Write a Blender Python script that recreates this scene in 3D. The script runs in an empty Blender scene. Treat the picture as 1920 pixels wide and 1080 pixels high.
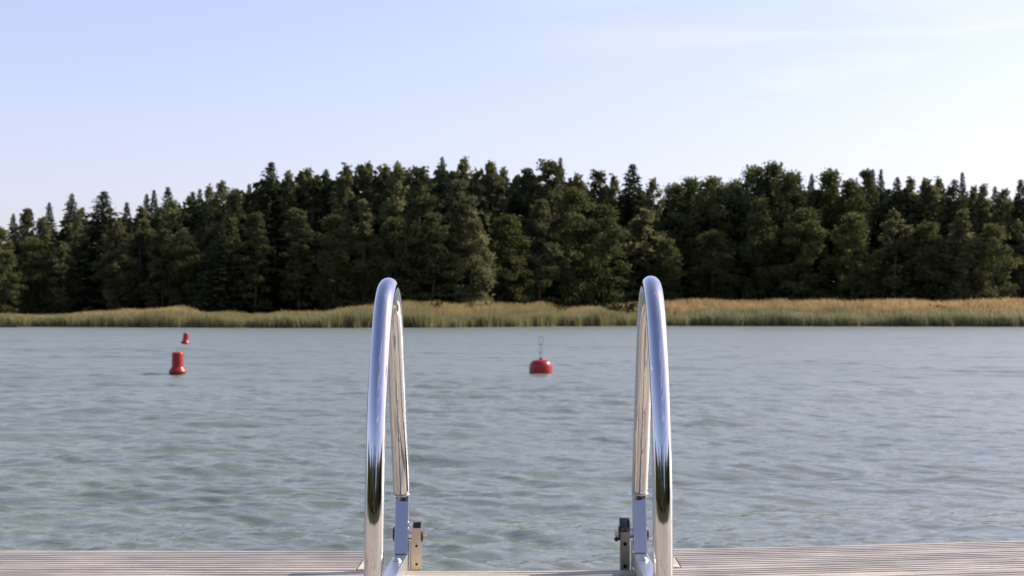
import bpy, bmesh, math, random
import numpy as np
from mathutils import Vector, Matrix

random.seed(7)
rng = np.random.default_rng(11)
R = math.radians
scene = bpy.context.scene
COL = scene.collection

# ------------------------------------------------------------------ camera
F = 2667.0            # focal length in pixels of a 1920 wide frame (50 mm on 36 mm)
YAW = 36 / F
CAM_Z = 0.64          # above the deck boards (z = 0)
HOR = 590.0
WATER = -0.51

cam_d = bpy.data.cameras.new('camera')
cam_d.lens = 50.0
cam_d.sensor_width = 36.0
cam_d.clip_start = 0.05
cam_d.clip_end = 3000
cam_d.dof.use_dof = True
cam_d.dof.focus_distance = 3.7
cam_d.dof.aperture_fstop = 9.5
cam = bpy.data.objects.new('camera', cam_d)
COL.objects.link(cam)
cam.location = (0, 0, CAM_Z)
cam.rotation_euler = (R(90) + 50 / F, 0, YAW)
scene.camera = cam

def wx(px, Y):
    return Y * math.tan(math.atan((px - 960) / F) - YAW)
def wz(py, Y):
    return CAM_Z + (HOR - py) / F * Y

# ------------------------------------------------------------------ helpers
def tag(o, label=None, cat=None, group=None, kind=None):
    if label: o['label'] = label
    if cat: o['category'] = cat
    if group: o['group'] = group
    if kind: o['kind'] = kind
    return o

def empty(name, loc=(0, 0, 0), rz=0.0):
    o = bpy.data.objects.new(name, None)
    COL.objects.link(o)
    o.location = loc
    o.rotation_euler = (0, 0, rz)
    o.empty_display_size = 0.1
    return o

def link(name, me, mat, parent=None, smooth=False):
    if mat and not me.materials:
        me.materials.append(mat)
    if smooth:
        me.polygons.foreach_set('use_smooth', [True] * len(me.polygons))
    o = bpy.data.objects.new(name, me)
    COL.objects.link(o)
    if parent: o.parent = parent
    return o

def obj(name, bm, mat, parent=None, smooth=False, sharp=None):
    bmesh.ops.recalc_face_normals(bm, faces=bm.faces)
    me = bpy.data.meshes.new(name)
    if sharp is not None:
        for e in bm.edges:
            if len(e.link_faces) == 2 and e.calc_face_angle(0) > R(sharp):
                e.smooth = False
        smooth = True
    bm.to_mesh(me); bm.free()
    return link(name, me, mat, parent, smooth)

def np_mesh(name, verts, faces, colors=None, smooth=False):
    me = bpy.data.meshes.new(name)
    nv, nf = len(verts), len(faces)
    k = faces.shape[1]
    me.vertices.add(nv)
    me.vertices.foreach_set('co', np.ascontiguousarray(verts, dtype=np.float32).ravel())
    me.loops.add(nf * k)
    me.loops.foreach_set('vertex_index', np.ascontiguousarray(faces, dtype=np.int32).ravel())
    me.polygons.add(nf)
    me.polygons.foreach_set('loop_start', np.arange(0, nf * k, k, dtype=np.int32))
    if smooth:
        me.polygons.foreach_set('use_smooth', np.ones(nf, dtype=bool))
    if colors is not None:
        ca = me.color_attributes.new('tint', 'FLOAT_COLOR', 'POINT')
        c4 = np.ones((nv, 4), dtype=np.float32); c4[:, :3] = colors
        ca.data.foreach_set('color', c4.ravel())
    me.update(calc_edges=True)
    me.validate()
    return me

def add_box(bm, x0, x1, y0, y1, z0, z1, bevel=0.0, mat=None):
    r = bmesh.ops.create_cube(bm, size=1)
    vs = r['verts']
    for v in vs:
        v.co = Vector(((x0 + x1) / 2 + v.co.x * (x1 - x0), (y0 + y1) / 2 + v.co.y * (y1 - y0), (z0 + z1) / 2 + v.co.z * (z1 - z0)))
        if mat is not None: v.co = mat @ v.co
    if bevel:
        es = list({e for v in vs for e in v.link_edges})
        bmesh.ops.bevel(bm, geom=es, offset=bevel, segments=2, profile=0.5, affect='EDGES')

def add_cyl(bm, p0, p1, r, seg=24, r2=None, bevel=0.0):
    p0, p1 = Vector(p0), Vector(p1)
    d = p1 - p0
    m = Matrix.Translation((p0 + p1) / 2) @ d.to_track_quat('Z', 'Y').to_matrix().to_4x4()
    r_ = bmesh.ops.create_cone(bm, cap_ends=True, segments=seg, radius1=r, radius2=r if r2 is None else r2, depth=d.length, matrix=m)
    if bevel:
        es = [e for e in {e for v in r_['verts'] for e in v.link_edges} if len(e.link_faces) == 2 and e.calc_face_angle(0) > R(60)]
        bmesh.ops.bevel(bm, geom=es, offset=bevel, segments=2, profile=0.5, affect='EDGES')

def add_tube(bm, pts, r, seg=16, caps=True, radii=None):
    pts = [Vector(p) for p in pts]
    n = len(pts)
    T = []
    for i in range(n):
        a, b = pts[max(0, i - 1)], pts[min(n - 1, i + 1)]
        T.append((b - a).normalized())
    N = T[0].orthogonal().normalized()
    if abs(T[0].x) < 0.9:
        N = (Vector((1, 0, 0)) - T[0] * T[0].x).normalized()
    rings = []
    for i in range(n):
        N = (N - T[i] * N.dot(T[i])).normalized()
        B = T[i].cross(N)
        rr = radii[i] if radii else r
        rings.append([bm.verts.new(pts[i] + (N * math.cos(2 * math.pi * k / seg) + B * math.sin(2 * math.pi * k / seg)) * rr) for k in range(seg)])
    for i in range(n - 1):
        for k in range(seg):
            bm.faces.new((rings[i][k], rings[i][(k + 1) % seg], rings[i + 1][(k + 1) % seg], rings[i + 1][k]))
    if caps:
        bm.faces.new(rings[0][::-1]); bm.faces.new(rings[-1])

def lathe(bm, prof, seg=40):
    rings = []
    for r, z in prof:
        if r < 1e-5:
            rings.append([bm.verts.new((0, 0, z))])
        else:
            rings.append([bm.verts.new((r * math.cos(2 * math.pi * k / seg), r * math.sin(2 * math.pi * k / seg), z)) for k in range(seg)])
    for a, b in zip(rings[:-1], rings[1:]):
        for k in range(seg):
            k2 = (k + 1) % seg
            if len(a) == 1 and len(b) == 1: continue
            if len(a) == 1: bm.faces.new((a[0], b[k], b[k2]))
            elif len(b) == 1: bm.faces.new((a[k], a[k2], b[0]))
            else: bm.faces.new((a[k], a[k2], b[k2], b[k]))

def bspline(P, per=10):
    P = [np.array(p, float) for p in P]
    P = [2 * P[0] - P[1]] + P + [2 * P[-1] - P[-2]]
    out = []
    for i in range(len(P) - 3):
        for j in range(per):
            t = j / per
            b = ((1 - t) ** 3, 3 * t ** 3 - 6 * t * t + 4, -3 * t ** 3 + 3 * t * t + 3 * t + 1, t ** 3)
            out.append(sum(b[k] * P[i + k] for k in range(4)) / 6)
    out.append((P[-4] + 4 * P[-3] + P[-2]) / 6 if False else (P[-3] + 4 * P[-2] + P[-1]) / 6)
    return out

# ------------------------------------------------------------------ materials
def new_mat(name):
    m = bpy.data.materials.new(name)
    m.use_nodes = True
    nt = m.node_tree
    return m, nt, nt.nodes['Principled BSDF']

def N(nt, typ, **kw):
    n = nt.nodes.new(typ)
    for k, v in kw.items():
        setattr(n, k, v)
    return n

def ramp(nt, stops):
    n = N(nt, 'ShaderNodeValToRGB')
    e = n.color_ramp.elements
    while len(e) < len(stops): e.new(0.5)
    for el, (p, c) in zip(e, stops):
        el.position = p
        el.color = (*c, 1) if len(c) == 3 else c
    return n

def noise(nt, scale, detail=4, rough=0.55, vec=None, dist=0.0):
    n = N(nt, 'ShaderNodeTexNoise')
    n.inputs['Scale'].default_value = scale
    n.inputs['Detail'].default_value = detail
    n.inputs['Roughness'].default_value = rough
    n.inputs['Distortion'].default_value = dist
    if vec is not None: nt.links.new(vec, n.inputs['Vector'])
    return n

def pos_scaled(nt, sx, sy, sz, rot=(0, 0, 0)):
    g = N(nt, 'ShaderNodeNewGeometry')
    mp = N(nt, 'ShaderNodeMapping')
    mp.inputs['Scale'].default_value = (sx, sy, sz)
    mp.inputs['Rotation'].default_value = rot
    nt.links.new(g.outputs['Position'], mp.inputs['Vector'])
    return mp.outputs['Vector']

def mixc(nt, a, b, fac, mode='MIX'):
    n = N(nt, 'ShaderNodeMix', data_type='RGBA', blend_type=mode)
    for sock, v in ((n.inputs[0], fac), (n.inputs[6], a), (n.inputs[7], b)):
        if hasattr(v, 'is_linked') or hasattr(v, 'links'): nt.links.new(v, sock)
        else: sock.default_value = v if not isinstance(v, tuple) else ((*v, 1) if len(v) == 3 else v)
    return n.outputs[2]

# polished steel
def steel(name, rough, tint=(0.78, 0.79, 0.81), fine=0.02, spots=0.15):
    m, nt, b = new_mat(name)
    b.inputs['Base Color'].default_value = (*tint, 1)
    b.inputs['Metallic'].default_value = 1
    v = pos_scaled(nt, 30, 30, 6)
    n = noise(nt, 3, 6, 0.6, v)
    mr = N(nt, 'ShaderNodeMapRange')
    mr.inputs['From Min'].default_value = 0.35; mr.inputs['From Max'].default_value = 0.75
    mr.inputs['To Min'].default_value = rough; mr.inputs['To Max'].default_value = rough + fine
    nt.links.new(n.outputs['Fac'], mr.inputs['Value'])
    # tiny water spots and dust
    v2 = pos_scaled(nt, 1, 1, 1)
    n2 = noise(nt, 420, 2, 0.5, v2)
    rp = ramp(nt, [(0.70, (0, 0, 0)), (0.76, (1, 1, 1))])
    nt.links.new(n2.outputs['Fac'], rp.inputs['Fac'])
    ad = N(nt, 'ShaderNodeMath', operation='MULTIPLY_ADD')
    ad.inputs[1].default_value = spots
    nt.links.new(rp.outputs['Color'], ad.inputs[0]); nt.links.new(mr.outputs['Result'], ad.inputs[2])
    nt.links.new(ad.outputs[0], b.inputs['Roughness'])
    return m
M_CHROME = steel('polished_steel', 0.05, (0.62, 0.62, 0.625), 0.008, 0.02)
M_FLAT = steel('flat_steel', 0.08, (0.40, 0.405, 0.42), 0.04)
M_BAR = steel('satin_steel', 0.30, (0.78, 0.78, 0.80), 0.08)
M_SHADED = steel('shaded_steel', 0.30, (0.30, 0.28, 0.26), 0.10)  # dark tint stands in for shade and dark reflections on the capped stile
M_STILE = steel('tan_steel', 0.26, (0.66, 0.57, 0.46), 0.12)  # warm tan tint for the open left stile
M_BRUSH = steel('brushed_steel', 0.26, (0.66, 0.65, 0.63), 0.12)

def plain(name, c, rough=0.5, spec=0.5):
    m, nt, b = new_mat(name)
    v = pos_scaled(nt, 1, 1, 1)
    n = noise(nt, 35, 5, 0.6, v)
    col = mixc(nt, tuple(x * 0.8 for x in c), tuple(min(1, x * 1.2) for x in c), n.outputs['Fac'])
    nt.links.new(col, b.inputs['Base Color'])
    b.inputs['Roughness'].default_value = rough
    b.inputs['Specular IOR Level'].default_value = spec
    return m
M_RUBBER = plain('black_rubber', (0.012, 0.012, 0.013), 0.55)
M_HOLE_SHADE = plain('hole_shade', (0.01, 0.009, 0.008), 0.9, 0.1)  # near-black colour standing in for the shade inside openings
M_RED = plain('red_plastic', (0.29, 0.012, 0.010), 0.32)
M_WIRE = plain('galvanised_wire', (0.20, 0.21, 0.22), 0.5)
M_ROCK = plain('wet_rock', (0.022, 0.019, 0.017), 0.9, 0.1)
M_FLOAT = plain('dock_float', (0.10, 0.10, 0.10), 0.7)

# weathered decking
def deck_material(name, c_light, c_mid, c_dark):
    m, nt, b = new_mat(name)
    v = pos_scaled(nt, 1.3, 26, 26)
    n = noise(nt, 2.2, 8, 0.65, v, 0.4)
    rp = ramp(nt, [(0.30, c_dark), (0.48, c_mid), (0.72, c_light)])
    nt.links.new(n.outputs['Fac'], rp.inputs['Fac'])
    v2 = pos_scaled(nt, 1.0, 3.0, 3.0)
    n2 = noise(nt, 3.0, 4, 0.6, v2)
    rp2 = ramp(nt, [(0.36, (0.72, 0.71, 0.70)), (0.50, (0.97, 0.96, 0.95)), (0.66, (1.22, 1.20, 1.16))])
    nt.links.new(n2.outputs['Fac'], rp2.inputs['Fac'])
    col = mixc(nt, rp.outputs['Color'], rp2.outputs['Color'], 1.0, 'MULTIPLY')
    at = N(nt, 'ShaderNodeVertexColor', layer_name='tint')
    col = mixc(nt, col, at.outputs['Color'], 1.0, 'MULTIPLY')
    # knots and small stains
    v3 = pos_scaled(nt, 5, 16, 16)
    n3 = noise(nt, 2.0, 2, 0.5, v3)
    rp3 = ramp(nt, [(0.70, (0, 0, 0)), (0.77, (1, 1, 1))])
    nt.links.new(n3.outputs['Fac'], rp3.inputs['Fac'])
    f = N(nt, 'ShaderNodeMath', operation='MULTIPLY'); f.inputs[1].default_value = 0.55
    nt.links.new(rp3.outputs['Color'], f.inputs[0])
    col = mixc(nt, col, (0.20, 0.13, 0.08), f.outputs[0])
    nt.links.new(col, b.inputs['Base Color'])
    b.inputs['Roughness'].default_value = 0.48
    b.inputs['Specular IOR Level'].default_value = 0.75
    bp = N(nt, 'ShaderNodeBump'); bp.inputs['Strength'].default_value = 0.5; bp.inputs['Distance'].default_value = 0.002
    nt.links.new(n.outputs['Fac'], bp.inputs['Height']); nt.links.new(bp.outputs['Normal'], b.inputs['Normal'])
    return m
M_DECK = deck_material('weathered_decking', (0.545, 0.48, 0.395), (0.43, 0.38, 0.31), (0.235, 0.205, 0.17))
M_BEAM = plain('dock_beam', (0.14, 0.11, 0.085), 0.8)

# foliage
def foliage(name, c0, c1, trans=0.25):
    m, nt, b = new_mat(name)
    nt.nodes.remove(b)
    out = nt.nodes['Material Output']
    at = N(nt, 'ShaderNodeVertexColor', layer_name='tint')
    sep = N(nt, 'ShaderNodeSeparateColor')
    nt.links.new(at.outputs['Color'], sep.inputs['Color'])
    oi = N(nt, 'ShaderNodeObjectInfo')
    col = mixc(nt, c0, c1, sep.outputs['Red'])
    hs = N(nt, 'ShaderNodeHueSaturation')
    nt.links.new(col, hs.inputs['Color'])
    mr = N(nt, 'ShaderNodeMapRange'); mr.inputs['To Min'].default_value = 0.75; mr.inputs['To Max'].default_value = 1.25
    nt.links.new(oi.outputs['Random'], mr.inputs['Value']); nt.links.new(mr.outputs['Result'], hs.inputs['Value'])
    mr2 = N(nt, 'ShaderNodeMapRange'); mr2.inputs['To Min'].default_value = 0.485; mr2.inputs['To Max'].default_value = 0.515
    nt.links.new(sep.outputs['Green'], mr2.inputs['Value']); nt.links.new(mr2.outputs['Result'], hs.inputs['Hue'])
    d = N(nt, 'ShaderNodeBsdfDiffuse'); t = N(nt, 'ShaderNodeBsdfTranslucent'); mx = N(nt, 'ShaderNodeMixShader')
    mx.inputs[0].default_value = trans
    nt.links.new(hs.outputs['Color'], d.inputs['Color']); nt.links.new(hs.outputs['Color'], t.inputs['Color'])
    nt.links.new(d.outputs[0], mx.inputs[1]); nt.links.new(t.outputs[0], mx.inputs[2])
    nt.links.new(mx.outputs[0], out.inputs['Surface'])
    return m
M_SPRUCE = foliage('spruce_needles', (0.036, 0.044, 0.023), (0.098, 0.108, 0.050), 0.22)
M_PINE = foliage('pine_needles', (0.052, 0.058, 0.028), (0.148, 0.150, 0.066), 0.32)
M_BIRCH = foliage('birch_leaves', (0.095, 0.102, 0.046), (0.250, 0.245, 0.110), 0.46)
M_LEAFY = foliage('alder_leaves', (0.060, 0.070, 0.028), (0.165, 0.178, 0.066), 0.46)
M_UNDER = foliage('undergrowth_leaves', (0.026, 0.032, 0.017), (0.070, 0.080, 0.038), 0.20)
M_BUSH = foliage('willow_leaves', (0.040, 0.045, 0.020), (0.095, 0.100, 0.045), 0.2)
M_BARK = plain('dark_bark', (0.045, 0.036, 0.03), 0.9)
M_PBARK = plain('red_pine_bark', (0.085, 0.045, 0.028), 0.9)
M_BBARK = plain('grey_birch_bark', (0.12, 0.115, 0.105), 0.8)

def reed_material():
    m, nt, b = new_mat('reeds')
    at = N(nt, 'ShaderNodeVertexColor', layer_name='tint')
    v = pos_scaled(nt, 0.12, 0.12, 0.3)
    n = noise(nt, 1.5, 4, 0.6, v)
    rp = ramp(nt, [(0.3, (0.72, 0.74, 0.70)), (0.7, (1.2, 1.14, 1.05))])
    nt.links.new(n.outputs['Fac'], rp.inputs['Fac'])
    col = mixc(nt, at.outputs['Color'], rp.outputs['Color'], 1.0, 'MULTIPLY')
    out = nt.nodes['Material Output']; nt.nodes.remove(b)
    d = N(nt, 'ShaderNodeBsdfDiffuse'); t = N(nt, 'ShaderNodeBsdfTranslucent'); mx = N(nt, 'ShaderNodeMixShader')
    mx.inputs[0].default_value = 0.42
    nt.links.new(col, d.inputs['Color']); nt.links.new(col, t.inputs['Color'])
    nt.links.new(d.outputs[0], mx.inputs[1]); nt.links.new(t.outputs[0], mx.inputs[2])
    nt.links.new(mx.outputs[0], out.inputs['Surface'])
    return m
M_REED = reed_material()

def ground_material():
    m, nt, b = new_mat('shore_soil')
    v = pos_scaled(nt, 1, 1, 1)
    n = noise(nt, 0.6, 6, 0.6, v)
    rp = ramp(nt, [(0.3, (0.018, 0.017, 0.011)), (0.7, (0.05, 0.05, 0.025))])
    nt.links.new(n.outputs['Fac'], rp.inputs['Fac'])
    nt.links.new(rp.outputs['Color'], b.inputs['Base Color'])
    b.inputs['Roughness'].default_value = 0.95
    b.inputs['Specular IOR Level'].default_value = 0.1
    return m
M_GROUND = ground_material()

def water_material():
    m, nt, b = new_mat('lake_water')
    b.inputs['Base Color'].default_value = (0.140, 0.158, 0.102, 1)
    at = N(nt, 'ShaderNodeVertexColor', layer_name='tint')
    nt.links.new(at.outputs['Color'], b.inputs['Roughness'])
    b.inputs['IOR'].default_value = 2.25
    v = pos_scaled(nt, 0.8, 2.3, 1, (0, 0, R(6)))
    n1 = noise(nt, 5.5, 3, 0.55, v)
    n2 = noise(nt, 1.5, 2, 0.5, v)
    b1 = N(nt, 'ShaderNodeBump'); b1.inputs['Strength'].default_value = 1.0; b1.inputs['Distance'].default_value = 0.018
    b2 = N(nt, 'ShaderNodeBump'); b2.inputs['Strength'].default_value = 1.0; b2.inputs['Distance'].default_value = 0.040
    nt.links.new(n1.outputs['Fac'], b1.inputs['Height'])
    nt.links.new(n2.outputs['Fac'], b2.inputs['Height'])
    nt.links.new(b2.outputs['Normal'], b1.inputs['Normal'])
    # patches of ruffled water, as a tilt of the normal so that they last to the far shore
    vg = pos_scaled(nt, 0.10, 0.42, 1, (0, 0, R(4)))
    n3 = noise(nt, 1.0, 7, 0.72, vg)
    sb = N(nt, 'ShaderNodeVectorMath', operation='SUBTRACT'); sb.inputs[1].default_value = (0.5, 0.5, 0.5)
    nt.links.new(n3.outputs['Color'], sb.inputs[0])
    ml = N(nt, 'ShaderNodeVectorMath', operation='MULTIPLY'); ml.inputs[1].default_value = (0.35, 0.95, 0.0)
    nt.links.new(sb.outputs[0], ml.inputs[0])
    gn = N(nt, 'ShaderNodeNewGeometry')
    ad = N(nt, 'ShaderNodeVectorMath', operation='ADD')
    nt.links.new(gn.outputs['Normal'], ad.inputs[0]); nt.links.new(ml.outputs[0], ad.inputs[1])
    nm = N(nt, 'ShaderNodeVectorMath', operation='NORMALIZE'); nt.links.new(ad.outputs[0], nm.inputs[0])
    nt.links.new(nm.outputs[0], b2.inputs['Normal'])
    nt.links.new(b1.outputs['Normal'], b.inputs['Normal'])
    return m
M_WATER = water_material()

# ------------------------------------------------------------------ shoreline
SX = [-400, -47.6, -20, -8, 2, 12, 46, 400]
SY = [150, 133, 121, 125, 137, 145, 135, 150]
def shore(x):
    return np.interp(x, SX, SY)

def grid_mesh(name, xs, ys, zf):
    X, Y = np.meshgrid(xs, ys)
    Z = zf(X, Y)
    v = np.stack([X, Y, Z], -1).reshape(-1, 3)
    nx, ny = len(xs), len(ys)
    i = np.arange(ny - 1)[:, None] * nx + np.arange(nx - 1)[None, :]
    f = np.stack([i, i + 1, i + nx + 1, i + nx], -1).reshape(-1, 4)
    return np_mesh(name, v, f, smooth=True)

# ground: lake bed, the far shore and the shore behind the dock, in one sheet
def ground_z(X, Y):
    s = shore(X)
    t = Y - s
    far = np.where(t < 0, np.maximum(-3.0, -0.55 + t * 0.12), -0.55 + np.minimum(t, 14) * 0.085 + np.clip(t - 14, 0, 400) * 0.03)
    t2 = -9 - Y
    near = np.where(t2 < 0, -3.0 + 0 * Y, np.minimum(-3.0 + t2 * 0.6, 0.6 + t2 * 0.02))
    t3 = np.minimum(np.abs(X) - 48, 4 - Y)  # added land under the unseen woods at both sides
    side_land = np.where(t3 < 0, -3.0 + 0 * Y, np.minimum(-3.0 + t3 * 0.8, 0.6))
    near = np.maximum(near, side_land)
    return np.maximum(far, near) + 0.08 * np.sin(X * 0.7 + np.sin(Y * 0.5)) * np.clip(t / 5, 0, 1)
gx = np.concatenate([np.linspace(-1200, -90, 14), np.linspace(-80, 80, 90), np.linspace(90, 1200, 14)])
gy = np.concatenate([np.linspace(-700, -60, 8), np.linspace(-50, -5, 24), np.linspace(2, 110, 10), np.linspace(114, 200, 70), np.linspace(215, 1500, 16)])
g = link('ground', grid_mesh('ground', gx, gy, ground_z), M_GROUND)
tag(g, kind='structure')

# water: real waves where they can be told apart, finer ripples as bump
def axis_x():
    a = list(np.arange(0, 2.6, 0.021))
    while a[-1] < 420:
        a.append(a[-1] + 0.021 + (a[-1] - 2.5) * (0.0062 if a[-1] < 34 else 0.03))
    a = np.array(a)
    return np.concatenate([-a[:0:-1], a])
def axis_y():
    a = list(np.linspace(-14, 3.0, 12))
    while a[-1] < 178:
        z = a[-1]
        a.append(z + max(0.021, z * 0.0032))
    return np.array(a)
ax, ay = axis_x(), axis_y()
WX, WY = np.meshgrid(ax.astype(np.float32), ay.astype(np.float32))
stepx = np.abs(np.gradient(ax)).astype(np.float32)[None, :]
stepy = np.abs(np.gradient(ay)).astype(np.float32)[:, None]
WZ = np.zeros_like(WX)
LOST = np.zeros_like(WX)
NC = 84
for k in range(NC):
    lam = 0.085 * (2.4 / 0.085) ** ((k + rng.random()) / NC)
    th = R(95) + rng.normal(0, R(25))
    slope = 0.0215 * (1.4 if lam < 0.34 else 1.0 if lam < 1.2 else (1.2 / lam) ** 1.2)
    amp = slope * lam / (2 * math.pi)
    kx, ky = 2 * math.pi / lam * math.cos(th), 2 * math.pi / lam * math.sin(th)
    att = np.clip((2.8 - np.maximum(abs(kx) * stepx, abs(ky) * stepy)) / 1.4, 0, 1)
    LOST += 0.5 * slope ** 2 * (1 - att ** 2)
    ph = kx * WX + ky * WY + np.float32(rng.random() * 6.283)
    sn = np.sin(ph)
    WZ += amp * att * (sn + 0.40 * (1 - 2 * sn * sn))
# gusts: patches of stronger and weaker ripples
WZ *= 1.0 + 0.22 * np.sin(WX * 0.31 + WY * 0.17 + 1.3) * np.sin(WY * 0.23 - WX * 0.11) + 0.12 * np.sin(WX * 0.9 + 0.4 * WY)
v = np.stack([WX, WY, WATER + WZ], -1).reshape(-1, 3)
nx, ny = len(ax), len(ay)
i = np.arange(ny - 1)[:, None] * nx + np.arange(nx - 1)[None, :]
f = np.stack([i, i + 1, i + nx + 1, i + nx], -1).reshape(-1, 4)
# slope of the ripples too fine for the mesh becomes surface roughness
ALPHA = 0.50 * np.sqrt(2 * LOST + 0.0014)
RGH = np.sqrt(ALPHA).ravel()
w = link('water', np_mesh('water', v, f, np.stack([RGH, RGH, RGH], 1), smooth=True), M_WATER)
tag(w, kind='structure')

# ------------------------------------------------------------------ dock
def bend(x):                     # the dock sections meet at a slight angle
    return 0.06 * (x + math.sqrt(x * x + 0.0225)) + 0.028 * max(0.0, min(x, 2.2) - 0.2) ** 2

def board_mesh_data(x0, x1, y0, width, ridges=5, groove=0.0105, depth=0.0062, thick=0.028, tilt=0.0, dz=0.0, seg_len=0.12):
    prof = []
    pitch = width / ridges
    prof.append((0.0, -thick)); prof.append((0.0, -0.003)); prof.append((0.003, 0.0))
    for r in range(1, ridges):
        c = r * pitch
        prof += [(c - groove / 2 - 0.0012, 0.0), (c - groove / 2 + 0.0008, -depth), (c + groove / 2 - 0.0008, -depth), (c + groove / 2 + 0.0012, 0.0)]
    prof.append((width - 0.003, 0.0)); prof.append((width, -0.003)); prof.append((width, -thick))
    n = max(2, int((x1 - x0) / seg_len) + 1)
    xs = np.linspace(x0, x1, n)
    V = []; Fc = []
    k = len(prof)
    for x in xs:
        b = bend(x)
        for (u, z) in prof:
            V.append((x, y0 + u + b, z + dz + tilt * (u - width / 2)))
    for a in range(n - 1):
        for j in range(k):
            j2 = (j + 1) % k
            Fc.append((a * k + j, a * k + j2, (a + 1) * k + j2, (a + 1) * k + j))
    caps = [tuple(range(k))[::-1], tuple((n - 1) * k + j for j in range(k))]
    return V, Fc, caps

def boards(name, specs, mat, parent):
    V, Fc, T = [], [], []
    for sp in specs:
        tint = sp.pop('tint')
        v, f_, c = board_mesh_data(**sp)
        o = len(V)
        V += v
        Fc += [tuple(i + o for i in q) for q in f_] + [tuple(i + o for i in q) for q in c]
        T += [tint] * len(v)
    me = bpy.data.meshes.new(name)
    me.from_pydata(V, [], Fc)
    ca = me.color_attributes.new('tint', 'FLOAT_COLOR', 'POINT')
    c4 = np.ones((len(V), 4), dtype=np.float32); c4[:, :3] = np.array(T)
    ca.data.foreach_set('color', c4.ravel())
    me.update()
    return link(name, me, mat, parent)

def btint(base=(1, 1, 1), s=0.10):
    k = 1 + random.uniform(-s, s)
    return tuple(c * k * (1 + random.uniform(-0.02, 0.02)) for c in base)

dock = empty('wooden_dock', (0, 0, WATER))
tag(dock, 'weathered grooved plank dock with a notch cut out for the swim ladder', 'dock')
dock.location = (0, 0, 0)
PITCH = 0.146
specs = []
y = 3.430
while y > -8.5:
    specs.append(dict(x0=-5.2, x1=5.2, y0=y, width=0.136, tilt=random.uniform(-0.004, 0.004), dz=random.uniform(-0.0015, 0.0008), tint=btint((1.06, 1.03, 1.0), 0.07)))
    y -= PITCH
boards('deck_boards', specs, M_DECK, dock)
LN, RN = -0.402, 0.345        # sides of the notch
for (xa, xb, tx) in ((-5.2, LN, -0.438), (RN, 5.2, 0.378)):
    left = xa < 0
    sp = [dict(x0=xa, x1=xb, y0=3.576 + PITCH, width=0.134, tint=btint((0.90, 0.89, 0.92), 0.05)),
          dict(x0=xa if left else tx + 0.004, x1=tx - 0.004 if left else xb, y0=3.576, width=0.134, tint=btint((0.96, 0.94, 0.96), 0.05))]
    pl = boards('side_platform', sp, M_DECK, dock)
    bm = bmesh.new()
    a, b_ = (tx, LN) if left else (RN, tx)
    yb = 3.576 + bend((a + b_) / 2)
    add_box(bm, a, b_, yb + 0.001, yb + 0.141, -0.03, 0.001, 0.002)
    ob = obj('trim_board', bm, M_DECK, dock)
    ca = ob.data.color_attributes.new('tint', 'FLOAT_COLOR', 'POINT')
    ca.data.foreach_set('color', [1.25, 1.22, 1.18, 1.0] * len(ob.data.vertices))
# beams below
bm = bmesh.new()
for (xa, xb, y0) in ((-5.2, LN, 3.576 + 2 * PITCH - 0.05), (RN, 5.2, 3.576 + 2 * PITCH - 0.05), (-5.2, 5.2, 3.515)):
    n = 24
    for k in range(n):
        u0, u1 = xa + (xb - xa) * k / n, xa + (xb - xa) * (k + 1) / n
        b0, b1 = bend(u0), bend(u1)
        vs = [bm.verts.new(p) for p in ((u0, y0 + b0, -0.17), (u1, y0 + b1, -0.17), (u1, y0 + b1 + 0.045, -0.17), (u0, y0 + b0 + 0.045, -0.17),
                                        (u0, y0 + b0, -0.030), (u1, y0 + b1, -0.030), (u1, y0 + b1 + 0.045, -0.030), (u0, y0 + b0 + 0.045, -0.030))]
        for q in ((0, 1, 5, 4), (2, 3, 7, 6), (4, 5, 6, 7), (3, 2, 1, 0)):
            bm.faces.new([vs[j] for j in q])
for (xs_, ) in ((LN - 0.047,), (RN + 0.002,)):
    add_box(bm, xs_, xs_ + 0.045, 3.565 + bend(xs_), 3.81 + bend(xs_), -0.17, -0.031)
obj('support_beam', bm, M_BEAM, dock)
for (xa, xb) in ((-4.6, -1.2), (1.2, 4.6)):
    for yy in (-7.2, 0.2):
        bm = bmesh.new()
        add_box(bm, xa, xb, yy, yy + 2.6, -0.85, -0.18, 0.05)
        obj('float_block', bm, M_FLOAT, dock)

# ------------------------------------------------------------------ swim ladder
lad = empty('swim_ladder', (-0.027, 3.3, 0.0))
tag(lad, 'polished steel swim ladder with two tall looped handrails on the dock edge', 'ladder')
lad.location = (0, 0, 0)
HOOP = [(2.960, 0.0), (2.960, 0.07), (2.960, 0.14), (2.963, 0.215), (2.972, 0.30), (2.992, 0.405), (3.036, 0.512), (3.076, 0.580), (3.106, 0.624),
        (3.146, 0.668), (3.200, 0.699), (3.262, 0.7075), (3.322, 0.692), (3.372, 0.646), (3.408, 0.576), (3.446, 0.500), (3.508, 0.364), (3.552, 0.276), (3.588, 0.192)]
RT = 0.021

def hexbolt(bm, p, axis, r=0.011, h=0.009):
    p, axis = Vector(p), Vector(axis)
    add_cyl(bm, p, p + axis * h, r, 6)
    add_cyl(bm, p + axis * h, p + axis * (h + 0.002), r * 0.72, 20)

def wedge_box(bm, pts):
    vs = [bm.verts.new(p) for p in pts]
    for q in ((0, 1, 2, 3), (7, 6, 5, 4), (0, 4, 5, 1), (1, 5, 6, 2), (2, 6, 7, 3), (3, 7, 4, 0)):
        bm.faces.new([vs[j] for j in q])
    bmesh.ops.bevel(bm, geom=list(bm.edges), offset=0.0022, segments=2, profile=0.5, affect='EDGES')

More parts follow.
